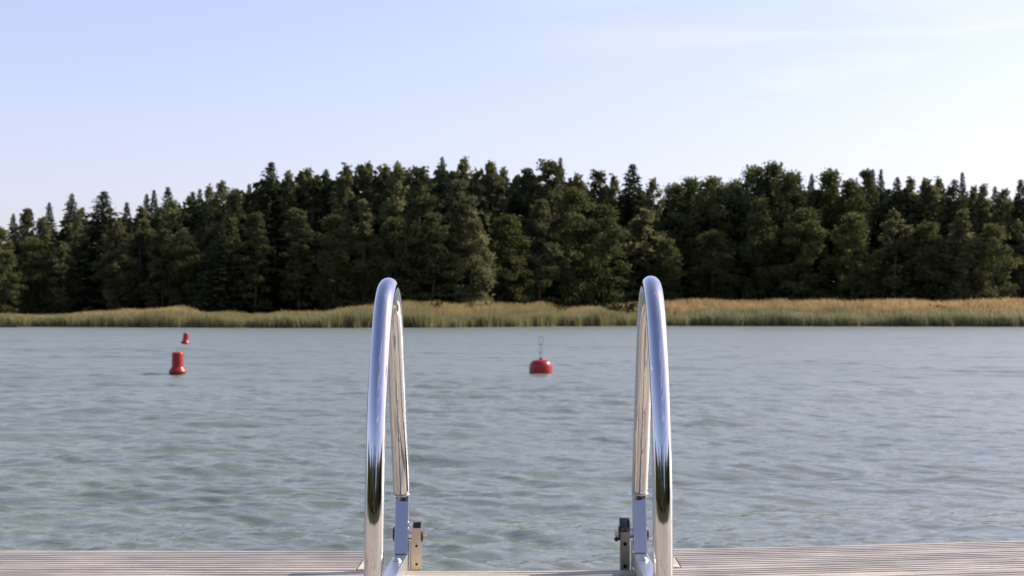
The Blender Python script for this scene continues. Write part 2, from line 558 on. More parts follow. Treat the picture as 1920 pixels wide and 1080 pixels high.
def handrail(cx, side, dz):
    # side = +1: the stile sits to the right of the bracket, -1: to its left
    bm = bmesh.new()
    path = bspline(HOOP, 9)
    add_tube(bm, [(cx, p[0], p[1] + dz) for p in path], RT, 48)
    rail = obj('handrail', bm, M_CHROME, lad, smooth=True)
    hw = 0.0172
    # leaning flat bracket the far end of the tube is welded to
    bm = bmesh.new()
    zb, zt = 0.041, 0.203
    yb, yt = 3.563, 3.563 + (zt - zb) * math.tan(R(16.5))
    dp = 0.032
    wedge_box(bm, [(cx - hw, yb, zb + dz), (cx + hw, yb, zb + dz), (cx + hw, yb + dp, zb + dz), (cx - hw, yb + dp, zb + dz),
                   (cx - hw, yt, zt + dz), (cx + hw, yt, zt + dz), (cx + hw, yt + dp, zt + dz), (cx - hw, yt + dp, zt + dz)])
    br = obj('upright_bracket', bm, M_FLAT, rail)
    bm = bmesh.new()           # weld bead
    ring = []
    pe, pd = path[-1], path[-3]
    dvec = Vector((0, pe[0] - pd[0], pe[1] - pd[1])).normalized()
    for k in range(21):
        a = math.pi * (0.10 + 0.80 * k / 20)
        n1 = Vector((1, 0, 0)); n2 = dvec.cross(n1)
        if n2.y > 0: n2 = -n2
        q = Vector((cx, pe[0], pe[1] + dz)) + n1 * math.cos(a) * RT + n2 * math.sin(a) * RT
        ring.append(q)
    add_tube(bm, ring, 0.0014, 8)
    obj('weld_seam', bm, M_BRUSH, rail, smooth=True)
    # flat bar lying on the deck
    bm = bmesh.new()
    add_box(bm, cx - hw, cx + hw, 2.972, 3.612, 0.0012 + dz, 0.040 + dz, 0.0022)
    bar = obj('base_bar', bm, M_BAR, rail)
    for yy in (3.468, 3.08):
        bm = bmesh.new()
        add_cyl(bm, (cx, yy, 0.040 + dz), (cx, yy, 0.0417 + dz), 0.0115, 24)
        lathe_p = []
        r_ = bmesh.ops.create_uvsphere(bm, u_segments=20, v_segments=10, radius=0.0092)
        for v_ in r_['verts']:
            v_.co = Vector((cx + v_.co.x, yy + v_.co.y, 0.0417 + dz + max(0.0, v_.co.z) * 0.75))
        obj('bolt_head', bm, M_BRUSH, bar, smooth=True)
    bm = bmesh.new()
    add_cyl(bm, (cx, 2.96, 0.0015), (cx, 2.96, 0.0075), 0.045, 32, bevel=0.0015)
    obj('base_flange', bm, M_FLAT, rail, sharp=25)
    # pivot bolt through bracket and stile
    py_, pz_ = 3.598, 0.086 + dz
    inner = cx + side * hw
    outer = cx - side * hw
    bm = bmesh.new(); add_cyl(bm, (outer, py_, pz_), (outer - side * 0.0045, py_, pz_), 0.0195, 28, r2=0.017)
    obj('rubber_washer', bm, M_RUBBER, rail, sharp=30)
    bm = bmesh.new(); hexbolt(bm, (outer - side * 0.0045, py_, pz_), (-side, 0, 0), 0.0095, 0.0085)
    obj('pivot_bolt', bm, M_BRUSH, rail, sharp=25)
    bm = bmesh.new(); add_cyl(bm, (inner, py_, pz_), (inner + side * 0.0085, py_, pz_), 0.013, 24)
    obj('spacer', bm, M_BRUSH, rail, sharp=30)
    # hinge plate between bracket and stile, down over the dock edge
    bm = bmesh.new()
    xa, xb = sorted((inner + side * 0.0008, inner + side * 0.0045))
    add_box(bm, xa, xb, 3.585, 3.612, -0.12, 0.070 + dz, 0.0008)
    obj('hinge_plate', bm, M_BRUSH, rail)
    return rail

def stile(cx, side, dz, capped):
    # square tube with a slanted top
    x0 = cx + side * (0.0172 + 0.0085)
    xa, xb = sorted((x0, x0 + side * 0.0235))
    ya, yb = 3.588, 3.613
    zf, zk = 0.101 + dz, 0.117 + dz
    t = 0.0022
    bm = bmesh.new()
    out = [(xa, ya), (xb, ya), (xb, yb), (xa, yb)]
    inn = [(xa + t, ya + t), (xb - t, ya + t), (xb - t, yb - t), (xa + t, yb - t)]
    def top(y): return zf + (zk - zf) * (y - ya) / (yb - ya)
    lo = -1.35
    vo = [bm.verts.new((x, y, lo)) for x, y in out]; vt = [bm.verts.new((x, y, top(y))) for x, y in out]
    wi = [bm.verts.new((x, y, lo)) for x, y in inn]; wt = [bm.verts.new((x, y, top(y))) for x, y in inn]
    for k in range(4):
        k2 = (k + 1) % 4
        bm.faces.new((vo[k], vo[k2], vt[k2], vt[k]))
        bm.faces.new((wi[k2], wi[k], wt[k], wt[k2]))
        bm.faces.new((vt[k], vt[k2], wt[k2], wt[k]))
        bm.faces.new((vo[k2], vo[k], wi[k], wi[k2]))
    st = obj('ladder_stile', bm, M_SHADED if capped else M_STILE, lad)
    xm = (xa + xb) / 2
    if not capped:
        bm = bmesh.new()
        q = [(xa + t, ya + t), (xb - t, ya + t), (xb - t, yb - t), (xa + t, yb - t)]
        hi = [bm.verts.new((x, y, top(y) - 0.0015)) for x, y in q]; lw = [bm.verts.new((x, y, top(y) - 0.004)) for x, y in q]
        bm.faces.new(hi); bm.faces.new(lw[::-1])
        for k in range(4):
            bm.faces.new((hi[k], lw[k], lw[(k + 1) % 4], hi[(k + 1) % 4]))
        obj('opening_shade', bm, M_HOLE_SHADE, st)  # dark plug painting the shade inside the open tube top
    for zz in ((0.058, 0.012) if not capped else (0.060, 0.004)):
        bm = bmesh.new()
        add_cyl(bm, (xm, ya + 0.001, zz + dz), (xm, ya - 0.0006, zz + dz), 0.0032 if not capped else 0.0048, 20)
        obj('hole_disc', bm, M_HOLE_SHADE, st)  # dark disc on the face, painted as the shade of a drilling
    if capped:
        bm = bmesh.new()
        e = 0.0012
        wedge_box(bm, [(xa - e, ya - e, zf - 0.012), (xb + e, ya - e, zf - 0.012), (xb + e, yb + e, zf - 0.012), (xa - e, yb + e, zf - 0.012),
                       (xa - e, ya - e, zf + 0.002), (xb + e, ya - e, zf + 0.002), (xb + e, yb + e, zk + 0.006), (xa - e, yb + e, zk + 0.006)])
        obj('end_cap', bm, plain('glossy_black_cap', (0.012, 0.013, 0.017), 0.12, 0.9), st, sharp=25)
    # bolt end, nut and rubber on the free side
    fx = xb if side > 0 else xa
    pz_ = 0.086 + dz
    bm = bmesh.new(); add_cyl(bm, (fx, 3.598, pz_), (fx + side * 0.004, 3.598, pz_), 0.0195, 28, r2=0.017)
    obj('rubber_washer', bm, M_RUBBER, st, sharp=30)
    bm = bmesh.new(); hexbolt(bm, (fx + side * 0.004, 3.598, pz_), (side, 0, 0), 0.0095, 0.0075)
    obj('nut', bm, M_BRUSH, st, sharp=25)
    if capped:
        bm = bmesh.new()
        r_ = bmesh.ops.create_uvsphere(bm, u_segments=16, v_segments=10, radius=0.006)
        for v_ in r_['verts']: v_.co += Vector((fx + side * 0.0095, 3.592, pz_ - 0.0145))
        obj('rubber_knob', bm, M_RUBBER, st, smooth=True)
    return st, (xa, xb)

LX, RX = -0.3263, 0.2730
handrail(LX, +1, 0.0)
handrail(RX, -1, 0.004)
_, (l0, l1) = stile(LX, +1, 0.0, False)
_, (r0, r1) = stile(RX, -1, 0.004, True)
for zz in (-0.45, -0.72, -0.99, -1.26):
    bm = bmesh.new()
    add_box(bm, l1 - 0.001, r0 + 0.001, 3.578, 3.628, zz - 0.012, zz + 0.012, 0.004)
    obj('rung', bm, M_BRUSH, lad)

# ------------------------------------------------------------------ buoys
def marker_buoy(px, py, label, tilt):
    Y = F * (CAM_Z - WATER) / (py - HOR)
    o = empty('marker_buoy', (wx(px, Y), Y, WATER))
    tag(o, label, 'buoy', 'red flanged marker buoys')
    o.rotation_euler = tilt
    bm = bmesh.new()
    lathe(bm, [(0, -0.16), (0.09, -0.15), (0.125, -0.03), (0.135, 0.005), (0.160, 0.032), (0.170, 0.052), (0.168, 0.070), (0.150, 0.098), (0.126, 0.122), (0.116, 0.145)])
    obj('base_flange', bm, M_RED, o, smooth=True)
    bm = bmesh.new()
    lathe(bm, [(0.116, 0.145), (0.113, 0.17), (0.110, 0.39), (0.108, 0.408), (0.100, 0.422), (0.086, 0.428), (0.05, 0.430), (0, 0.430)])
    obj('cylinder', bm, M_RED, o, smooth=True)
    bm = bmesh.new()
    add_tube(bm, [(0.03 * math.cos(a), 0, 0.425 + 0.03 * math.sin(a)) for a in np.linspace(0, math.pi, 11)], 0.004, 8)
    obj('lifting_eye', bm, M_WIRE, o, smooth=True)
    return o
marker_buoy(333.5, 702, 'larger red cylindrical buoy with wide base flange floating at left, nearer of the two', (R(1.5), R(0.5), 0))
marker_buoy(347.5, 645.5, 'smaller looking far red cylindrical buoy floating behind the larger one', (R(-2), R(4), 0))

Yb = F * (CAM_Z - WATER) / (702 - HOR)
mb = empty('mooring_buoy', (wx(1014, Yb), Yb, WATER))
tag(mb, 'round red drum shaped mooring buoy with tall wire loop floating between the handrails', 'buoy')
bm = bmesh.new()
lathe(bm, [(0, -0.2), (0.15, -0.17), (0.205, -0.06), (0.220, 0.0), (0.224, 0.06), (0.222, 0.13), (0.214, 0.185), (0.196, 0.230), (0.165, 0.262), (0.12, 0.280), (0.06, 0.288), (0, 0.290)], 48)
obj('float_body', bm, M_RED, mb, smooth=True)
bm = bmesh.new()
pts = [(-0.022, 0, 0.30), (-0.024, 0, 0.42), (-0.022, 0, 0.58), (-0.03, 0, 0.62), (-0.043, 0, 0.67), (-0.036, 0, 0.715), (0, 0, 0.742), (0.036, 0, 0.715), (0.043, 0, 0.67), (0.03, 0, 0.62), (0.022, 0, 0.58), (0.024, 0, 0.42), (0.022, 0, 0.30)]
add_tube(bm, [tuple(p) for p in bspline(pts, 6)], 0.0048, 8)
add_box(bm, -0.026, 0.026, -0.008, 0.008, 0.41, 0.425)
add_box(bm, -0.026, 0.026, -0.008, 0.008, 0.575, 0.59)
obj('wire_loop', bm, M_WIRE, mb, smooth=True)
bm = bmesh.new()
add_cyl(bm, (0, 0, 0.288), (0, 0, 0.325), 0.024, 16, r2=0.018)
obj('loop_socket', bm, M_RUBBER, mb, sharp=30)

# ------------------------------------------------------------------ trees
def cards(cent, size, colr, aspect=1.0, upbias=0.0, r=rng, direc=None, squash=None):
    """leaf clumps as small bent quads"""
    n = len(cent)
    if direc is None:
        nrm = r.normal(size=(n, 3)); nrm[:, 2] += upbias * np.sign(r.random(n) - 0.1)
        nrm /= np.linalg.norm(nrm, axis=1)[:, None]
        a = np.cross(nrm, r.normal(size=(n, 3))); a /= np.linalg.norm(a, axis=1)[:, None]
    else:
        a = direc + r.normal(size=(n, 3)) * 0.35
        a /= np.linalg.norm(a, axis=1)[:, None]
        nrm = np.cross(a, r.normal(size=(n, 3))); nrm /= np.linalg.norm(nrm, axis=1)[:, None]
    b = np.cross(nrm, a)
    s = size * (0.6 + 0.8 * r.random(n))
    sa = (a * (s * aspect)[:, None]) * 0.5
    sb = (b * s[:, None]) * 0.5
    bend_ = nrm * (s * 0.18)[:, None]
    q = np.stack([cent - sa * 1.0 - bend_, cent - sb * (0.7 + 0.5 * r.random(n))[:, None] + bend_ * .5, cent + sa - bend_, cent + sb * (0.7 + 0.5 * r.random(n))[:, None] + bend_ * .5], 1)
    V = q.reshape(-1, 3)
    Fq = np.arange(4 * n).reshape(n, 4)
    C = np.repeat(colr, 4, axis=0)
    return V, Fq, C

def clump_cards(centers, radii, per, size, r, shell=0.55, base=None):
    P, C = [], []
    for (c, rad) in zip(centers, radii):
        m = max(6, int(per * (np.prod(rad) ** (2 / 3))))
        d = r.normal(size=(m, 3)); d /= np.linalg.norm(d, axis=1)[:, None]
        rr = (shell + (1 - shell) * r.random(m)) ** 0.8 * (0.75 + 0.35 * r.random(m))
        P.append(np.array(c) + np.clip(r.normal(size=(m, 3)), -2.05, 2.05) * (0.50 + 0.10 * shell) * np.array(rad))
        t = r.random() * 0.7
        cc = np.stack([np.clip(0.15 + t * 0.8 + 0.15 * r.random(m), 0, 1), r.random(m), r.random(m)], 1)
        C.append(cc)
    return np.concatenate(P), np.concatenate(C)

H0 = 15.0
def spruce_proto(seed, R0=3.3):
    r = np.random.default_rng(seed)
    P, D, C, S = [], [], [], []
    z = 0.5
    ph = 0
    while z < H0 - 0.15:
        u = z / H0
        rad = R0 * (1 - u) ** 0.74 * (0.75 + 0.25 * math.sin(min(1, u * 6) * math.pi / 2)) * r.uniform(0.66, 1.15)
        nb = int(9 - 4 * u)
        for k in range(nb):
            a = ph + 2 * math.pi * k / nb + r.normal(0, 0.25)
            L = max(0.15, rad * r.uniform(0.6, 1.15))
            m = max(8, int(L * 17))
            t = r.random(m) ** 0.7
            droop = -0.34 * t * L + 0.16 * (t ** 2) * L
            wdt = (1 - t * 0.7) * 0.32 * L ** 0.6
            off = r.normal(size=(m, 3)) * np.stack([wdt, wdt, wdt * 0.35], 1)
            p = np.stack([np.cos(a) * t * L, np.sin(a) * t * L, z + droop + 0.12 * (1 - u)], 1) + off
            P.append(p)
            D.append(np.tile([math.cos(a), math.sin(a), -0.35], (m, 1)))
            tone = r.uniform(0, 0.7)
            S.append(np.full(m, 0.10 + 0.23 * (1 - u) ** 0.7))
            C.append(np.stack([np.clip(0.1 + tone + 0.15 * r.random(m), 0, 1), r.random(m), r.random(m)], 1))
        ph += 1.1
        z += 0.33 - 0.17 * u
    # leader
    m = 14
    P.append(np.stack([r.normal(0, .04, m), r.normal(0, .04, m), H0 - r.random(m) * 0.9], 1)); D.append(np.tile([0, 0, 1.0], (m, 1))); C.append(r.random((m, 3)) * 0.5); S.append(np.full(m, 0.075))
    V, Fq, Cc = cards(np.concatenate(P), np.concatenate(S), np.concatenate(C), 1.7, r=r, direc=np.concatenate(D))
    return V, Fq, Cc

def birch_proto(seed, R0=1.9, lo=0.04):
    r = np.random.default_rng(seed)
    cs, rs = [], []
    nlev = 80
    for k in range(nlev):
        u = lo + (1 - lo) * (k + r.random()) / nlev
        env = R0 * (math.sin(math.pi * min(1, (u - lo * 0.5) / (1 - lo * 0.5)) ** 0.8)) ** 0.75
        env = max(env, 0.15)
        a = r.random() * 6.283; d = env * r.random() ** 0.5 * 0.85
        rad = r.uniform(0.36, 0.80) * (1 - 0.58 * u)
        cs.append((math.cos(a) * d, math.sin(a) * d, u * H0 - 0.35)); rs.append((rad, rad, rad * r.uniform(1.0, 1.9)))
    P, C = clump_cards(cs, rs, 480, 0.3, r, 0.3)
    return cards(P, 0.21, C, 1.3, r=r)

def pine_proto(seed, R0=2.4, lo=0.22):
    r = np.random.default_rng(seed)
    cs, rs = [], []
    n = 50
    for k in range(n):
        u = lo + (1 - lo) * (k + r.random()) / n
        env = R0 * (1 - ((u - lo) / (1 - lo)) ** 1.6) * 0.9 + 0.35
        a = r.random() * 6.283; d = env * (0.3 + 0.7 * r.random())
        rad = r.uniform(0.42, 0.95) * (1 - 0.3 * (u - lo))
        cs.append((math.cos(a) * d, math.sin(a) * d, min(u * H0, H0 - 0.35))); rs.append((rad, rad, rad * 0.68))
    for k in range(6):
        u = r.uniform(0.06, lo); a = r.random() * 6.283
        cs.append((math.cos(a) * 1.1, math.sin(a) * 1.1, u * H0)); rs.append((0.7, 0.7, 0.35))
    P, C = clump_cards(cs, rs, 380, 0.32, r, 0.35)
    return cards(P, 0.24, C, 1.3, upbias=0.5, r=r)

def leafy_proto(seed, R0=3.0, lo=0.02):
    r = np.random.default_rng(seed)
    cs, rs = [], []
    n = 96
    for k in range(n):
        u = lo + (1 - lo) * (k + r.random()) / n
        w_ = (u - lo) / (1 - lo)
        env = R0 * (0.55 + 0.45 * math.sin(math.pi * w_)) * (1 - w_ ** 4) ** 0.5
        a = r.random() * 6.283; d = env * (0.35 + 0.6 * r.random())
        rad = r.uniform(0.38, 0.95)
        cs.append((math.cos(a) * d, math.sin(a) * d, min(u * H0, H0 - 0.5))); rs.append((rad, rad, rad * r.uniform(0.6, 0.9)))
    P, C = clump_cards(cs, rs, 260, 0.34, r, 0.4)
    return cards(P, 0.24, C, 1.1, upbias=0.4, r=r)

def trunk_mesh(seed, r0, H, limbs=6, lo=0.35):
    r = random.Random(seed)
    bm = bmesh.new()
    pts, rad = [], []
    for k in range(9):
        u = k / 8
        pts.append((r.uniform(-0.12, 0.12) * u * 2, r.uniform(-0.12, 0.12) * u * 2, -0.6 + (H * 0.96 + 0.6) * u)); rad.append(r0 * (1 - 0.88 * u))
    add_tube(bm, pts, r0, 8, radii=rad)
    for k in range(limbs):
        u = r.uniform(lo, 0.85); a = r.random() * 6.283; L = r.uniform(1.0, 2.0) * (1.1 - u)
        b = Vector((0, 0, u * H * 0.96))
        add_tube(bm, [b, b + Vector((math.cos(a) * L * .5, math.sin(a) * L * .5, L * 0.25)), b + Vector((math.cos(a) * L, math.sin(a) * L, L * 0.45))], 0.05, 6, radii=[r0 * .3, r0 * .2, r0 * .08])
    bmesh.ops.recalc_face_normals(bm, faces=bm.faces)
    me = bpy.data.meshes.new('trunk'); bm.to_mesh(me); bm.free()
    me.polygons.foreach_set('use_smooth', [True] * len(me.polygons))
    return me

PROTO = {}
RAD = {'spruce': 2.3, 'birch': 2.1, 'pine': 2.9, 'leafy': 3.2}
for kind, fn, mat, bark, nv in (('spruce', spruce_proto, M_SPRUCE, M_BARK, 4), ('birch', birch_proto, M_BIRCH, M_BBARK, 4), ('pine', pine_proto, M_PINE, M_PBARK, 4), ('leafy', leafy_proto, M_LEAFY, M_BARK, 4)):
    PROTO[kind] = []
    for k in range(nv):
        V, Fq, C = fn(100 + 17 * k + len(kind) * 1000)
        me = np_mesh('crown', V, Fq, C)
        me.materials.append(mat)
        tm = trunk_mesh(k + 5, 0.15 if kind != 'birch' else 0.11, H0)
        tm.materials.append(bark)
        PROTO[kind].append((me, tm))
TREE_NAME = {'spruce': 'spruce_tree', 'birch': 'birch_tree', 'pine': 'pine_tree', 'leafy': 'alder_tree'}
TREE_CAT = {'spruce': 'spruce', 'birch': 'birch', 'pine': 'pine', 'leafy': 'alder'}
TREE_GRP = {'spruce': 'spruces on the far shore', 'birch': 'birches on the far shore', 'pine': 'pines on the far shore', 'leafy': 'dark leafy trees on the far shore'}
WIDE = {'spruce': 1.42, 'birch': 1.45, 'pine': 1.3, 'leafy': 1.3}
counter = {}
def tree(px, py, kind, wpx, Y, label):
    k = counter.get(kind, 0); counter[kind] = k + 1
    me, tm = PROTO[kind][k % len(PROTO[kind])]
    X = wx(px, Y)
    Y += max(0.0, float(shore(X)) - 126)
    X = wx(px, Y)
    z0 = float(ground_z(np.array([X]), np.array([Y]))[0]) - 0.15
    h = wz(py, Y) - z0
    o = empty(TREE_NAME[kind], (X, Y, z0), random.random() * 6.283)
    s = wpx / F * Y / (2 * RAD[kind]) * WIDE[kind]
    o.scale = (s, s, h / H0)
    tag(o, label, TREE_CAT[kind], TREE_GRP[kind])
    for nm, m_ in (('trunk', tm), ('crown', me)):
        c = bpy.data.objects.new(nm, m_)
        c.parent = o
        COL.objects.link(c)

TREES = [
 # px, tip y, kind, width px, depth, label
 (2, 424, 'birch', 60, 150, 'pale birch cut off by the left edge of the photo, standing forward of the spruces'),
 (24, 398, 'spruce', 40, 158, 'thin dark spruce, first spire from the left edge of the forest'),
 (48, 388, 'pine', 62, 160, 'ragged pine with flat top beside the first thin spire at far left'),
 (76, 406, 'birch', 62, 154, 'rounded birch in front of a thin spire near the left end of the forest'),
 (91, 377, 'spruce', 44, 163, 'sparse slender spruce spire with sky on both sides near the left end'),
 (133, 361, 'spruce', 66, 158, 'tall spruce with tufted tip, left of the massive broad spruce'),
 (153, 386, 'birch', 56, 153, 'soft green birch wedged left of the massive broad spruce'),
 (193, 356, 'spruce', 104, 152, 'massive broad dark spruce, widest cone in the left third'),
 (237, 377, 'spruce', 50, 160, 'small spruce tip directly right of the massive broad spruce'),
 (262, 385, 'birch', 64, 152, 'light olive birch left of the twin spruce spires'),
 (274, 361, 'spruce', 44, 164, 'left one of the twin spruce spires above the red marker buoys'),
 (288, 354, 'spruce', 46, 162, 'right one of the twin spruce spires above the red marker buoys'),
 (314, 348, 'spruce', 62, 160, 'dark spruce with sharp tip right of the twin spires'),
 (322, 372, 'birch', 72, 151, 'yellow green birch filling in front of the sharp spruce above the buoys'),
 (360, 357, 'spruce', 58, 159, 'straight spruce just right of the column above the buoys'),
 (374, 352, 'spruce', 46, 164, 'back spruce tip peeking behind the straight spruce above the buoys'),
 (392, 346, 'birch', 56, 156, 'narrow birch on the climbing slope of the skyline, left of the tallest pale birch'),
 (416, 335, 'birch', 66, 155, 'tall pale birch with feathery top rising halfway between left edge and hoop'),
 (441, 355, 'pine', 72, 151, 'rounded pine crown tucked between a pale birch and the big left spruce'),
 (467, 343, 'spruce', 56, 158, 'blunt spruce standing left of the highest left hand spruce'),
 (507, 301, 'spruce', 96, 155, 'highest spruce in the left half, dark pointed crown well left of the ladder'),
 (542, 318, 'birch', 58, 156, 'slim birch immediately right of the highest left hand spruce'),
 (575, 311, 'birch', 66, 158, 'two tipped loose birch, second tree right of the highest left hand spruce'),
 (611, 315, 'spruce', 74, 156, 'broad greyish spruce halfway between the big left spruce and the left hoop'),
 (650, 306, 'birch', 70, 153, 'bright birch with rounded feathery top left of the left hoop'),
 (690, 300, 'birch', 66, 156, 'tall birch whose top stands almost over the left hoop'),
 (722, 306, 'birch', 62, 157, 'birch straight above the top of the left hoop'),
 (745, 302, 'birch', 70, 154, 'leafy birch just right of the left hoop, its top catching sun'),
 (786, 313, 'pine', 108, 150, 'wide dome shaped dark pine right of the left hoop'),
 (829, 292, 'spruce', 52, 163, 'needle sharp spruce tip standing clear above the dome shaped pine'),
 (868, 294, 'birch', 76, 160, 'grey green twin topped birch right of the needle sharp spruce tip'),
 (862, 338, 'pine', 92, 149, 'brown tinged pine below the grey green twin topped birch'),
 (920, 299, 'birch', 80, 157, 'airy birch with sky gaps in its top, left of the round mooring buoy'),
 (946, 312, 'birch', 56, 160, 'short birch shoulder right of the airy birch'),
 (986, 313, 'pine', 84, 155, 'layered pine left of the tallest central pine, above the mooring buoy'),
 (1030, 302, 'pine', 104, 152, 'tallest central pine with broad dark top above the round mooring buoy'),
 (1051, 294, 'spruce', 54, 163, 'faint grey spruce tip poking up behind the tallest central pine'),
 (1085, 323, 'birch', 66, 158, 'low birch in the dip right of the tallest central pine'),
 (1123, 321, 'pine', 80, 154, 'dark rounded pine midway between mooring buoy and right hoop'),
 (1152, 327, 'birch', 56, 159, 'thin birch top squeezed left of the big tree beside the right hoop'),
 (1186, 306, 'spruce', 100, 152, 'big shaggy spruce above the right hoop, last high tree before the gap'),
 (1226, 331, 'birch', 60, 153, 'drooping birch on the right flank of the big shaggy spruce'),
 (1265, 346, 'leafy', 80, 156, 'low dark alder at the bottom of the skyline gap right of the right hoop'),
 (1300, 335, 'leafy', 84, 158, 'dark billowing alder, middle one in the skyline gap'),
 (1335, 334, 'leafy', 96, 154, 'wide dark alder with domed top right of the skyline gap'),
 (1378, 338, 'leafy', 70, 160, 'alder shoulder left of the high leafy crown on the right'),
 (1412, 313, 'leafy', 88, 156, 'left dome of the high double leafy crown right of centre'),
 (1452, 307, 'leafy', 86, 157, 'right dome of the high double leafy crown, highest tree on the right'),
 (1482, 324, 'leafy', 84, 151, 'sunlit olive alder leaning below the high double leafy crown'),
 (1498, 320, 'spruce', 40, 165, 'small dark spire behind the sunlit olive alder'),
 (1523, 325, 'spruce', 44, 165, 'lone dark spruce tip right of the small spire on the right side'),
 (1560, 319, 'leafy', 96, 155, 'broad leafy tree with pointed shoulder in the middle of the right side'),
 (1598, 338, 'leafy', 74, 152, 'mid green alder filling below the twin dark tips on the right'),
 (1624, 320, 'pine', 70, 158, 'ragged pine left of the twin dark tips on the right'),
 (1638, 317, 'spruce', 44, 164, 'left one of the twin dark spruce tips on the right side'),
 (1653, 316, 'spruce', 44, 162, 'right one of the twin dark spruce tips on the right side'),
 (1684, 331, 'spruce', 66, 155, 'stout dark spruce right of the twin dark tips'),
 (1707, 331, 'birch', 60, 157, 'bright green birch hugging the stout dark spruce on the right'),
 (1740, 333, 'birch', 74, 155, 'full rounded birch between the stout spruce and the far right spire'),
 (1763, 333, 'birch', 58, 158, 'slim birch left of the two headed spruce near the right end'),
 (1791, 336, 'spruce', 82, 152, 'dense two headed spruce near the right end'),
 (1806, 323, 'spruce', 46, 161, 'sharp grey spire rising behind the dense two headed spruce'),
 (1828, 347, 'birch', 58, 157, 'grey green birch just right of the sharp grey spire'),
 (1846, 344, 'birch', 58, 155, 'feathery birch, third tree in from the right edge of the forest'),
 (1867, 349, 'spruce', 50, 160, 'narrow pale spruce close to the right edge'),
 (1884, 352, 'birch', 60, 153, 'low birch in front of the dark spruce at the right edge'),
 (1916, 336, 'spruce', 70, 154, 'black looking spruce cut off by the right edge of the photo'),
 # shorter trees standing in front
 (10, 470, 'leafy', 56, 143, 'short olive alder overhanging the reeds at the extreme left'),
 (62, 446, 'leafy', 74, 147, 'half height leafy tree at the forest foot near the left edge'),
 (118, 452, 'birch', 60, 147, 'low birch in the forest foot below the tufted spruce'),
 (222, 412, 'birch', 64, 147, 'lit mid height birch overlapping the right flank of the massive broad spruce'),
 (305, 428, 'pine', 78, 147, 'mid height pine with bare reddish trunk straight above the marker buoys'),
 (352, 440, 'leafy', 74, 147, 'shaded half height tree right of the reddish trunk above the buoys'),
 (415, 420, 'spruce', 68, 147, 'half height spruce below the tall pale birch'),
 (478, 400, 'pine', 76, 147, 'half height pine under the highest left hand spruce'),
 (560, 392, 'pine', 80, 147, 'shaded half height pine midway between the big left spruce and the left hoop'),
 (628, 404, 'leafy', 78, 147, 'shaded leafy tree in the dark forest foot left of the left hoop'),
 (682, 372, 'birch', 66, 147, 'hanging birch branches lit halfway up, just left of the left hoop'),
 (742, 410, 'leafy', 84, 146, 'black green tree filling the forest directly behind the left hoop'),
 (812, 400, 'pine', 84, 146, 'low dark pine under the wide dome shaped pine'),
 (884, 392, 'birch', 74, 146, 'sunlit weeping birch below the brown tinged pine'),
 (950, 404, 'leafy', 84, 147, 'leafy tree in the half shade left of the mooring buoy column'),
 (1012, 372, 'pine', 90, 146, 'leaning low pine with dense needles straight above the mooring buoy'),
 (1078, 352, 'leafy', 92, 145, 'sunny green leafy tree right of the tallest central pine, crown down to the reeds'),
 (1132, 385, 'leafy', 88, 144, 'yellow green leafy tree reaching the reeds left of the right hoop'),
 (1212, 392, 'birch', 96, 146, 'bushy birch with lit right side behind the right hoop'),
 (1252, 448, 'leafy', 62, 144, 'low lit sapling crown at the right shoulder of the right hoop'),
 (1336, 434, 'leafy', 88, 146, 'lit half height alder standing alone in the dark right of the right hoop'),
 (1426, 372, 'leafy', 74, 148, 'sunlit branch clump tree below the high double leafy crown'),
 (1510, 392, 'leafy', 90, 147, 'half height dark alder below the lone dark spruce tip'),
 (1600, 402, 'leafy', 84, 146, 'lit half height alder below the ragged pine on the right'),
 (1676, 392, 'birch', 78, 146, 'half height birch below the stout dark spruce'),
 (1738, 418, 'leafy', 82, 146, 'low alder with lit crown between the right end trees'),
 (1806, 392, 'birch', 74, 146, 'half height birch with pale edge under the sharp grey spire'),
 (1862, 420, 'leafy', 78, 146, 'shaded low tree near the right edge of the forest foot'),
]
for t in TREES:
    tree(*t)

# dark undergrowth and trunks one cannot tell apart behind the front trees: one mass
def under(nm, x0, x1, y0, y1, top, n, size, mat, seed, margin=None):
    r = np.random.default_rng(seed)
    X = x0 + (x1 - x0) * r.random(n); Y = y0 + (y1 - y0) * r.random(n)
    if y0 > 0: Y = Y + np.maximum(0, shore(X) - 126)
    gz = ground_z(X, Y)
    tp = top(X) if callable(top) else top
    Z = gz - 0.3 + tp * r.random(n)
    blob = 0.5 + 0.5 * np.sin(X * 0.9 + 1.7 * np.sin(Z * 0.8)) * np.sin(Z * 1.1 + Y)
    C = np.stack([np.clip(blob * 0.7 + 0.3 * r.random(n), 0, 1), r.random(n), r.random(n)], 1)
    V, Fq, Cc = cards(np.stack([X, Y, Z], 1), size, C, 1.1, r=r)
    return link(nm, np_mesh(nm, V, Fq, Cc), mat)
MPX = [-400, 0, 50, 110, 160, 230, 260, 300, 340, 400, 450, 480, 530, 560, 620, 670, 700, 760, 800, 850, 900, 950, 1000, 1060, 1100, 1150, 1215, 1245, 1290, 1350, 1390, 1430, 1500, 1540, 1600, 1660, 1720, 1780, 1830, 1880, 1920, 2300]
MPY = [460, 450, 428, 418, 402, 412, 400, 385, 380, 370, 372, 350, 340, 335, 335, 325, 318, 325, 325, 320, 325, 325, 325, 320, 335, 338, 340, 360, 350, 350, 345, 325, 335, 340, 345, 340, 345, 352, 360, 364, 362, 380]
MX = [wx(p, 161.0) for p in MPX]
MH = [wz(q + 13, 161.0) - 0.6 for q in MPY]
def mass_top(X):
    return np.interp(X, MX, MH) + 0.5 * np.sin(X * 2.9) + 0.4 * np.sin(X * 1.3 + 2)
fo = under('forest_undergrowth', -95, 95, 155, 167, mass_top, 95000, 0.75, M_UNDER, 5)
tag(fo, kind='stuff', label='dark mass of undergrowth behind the front trees of the far shore', cat='forest')

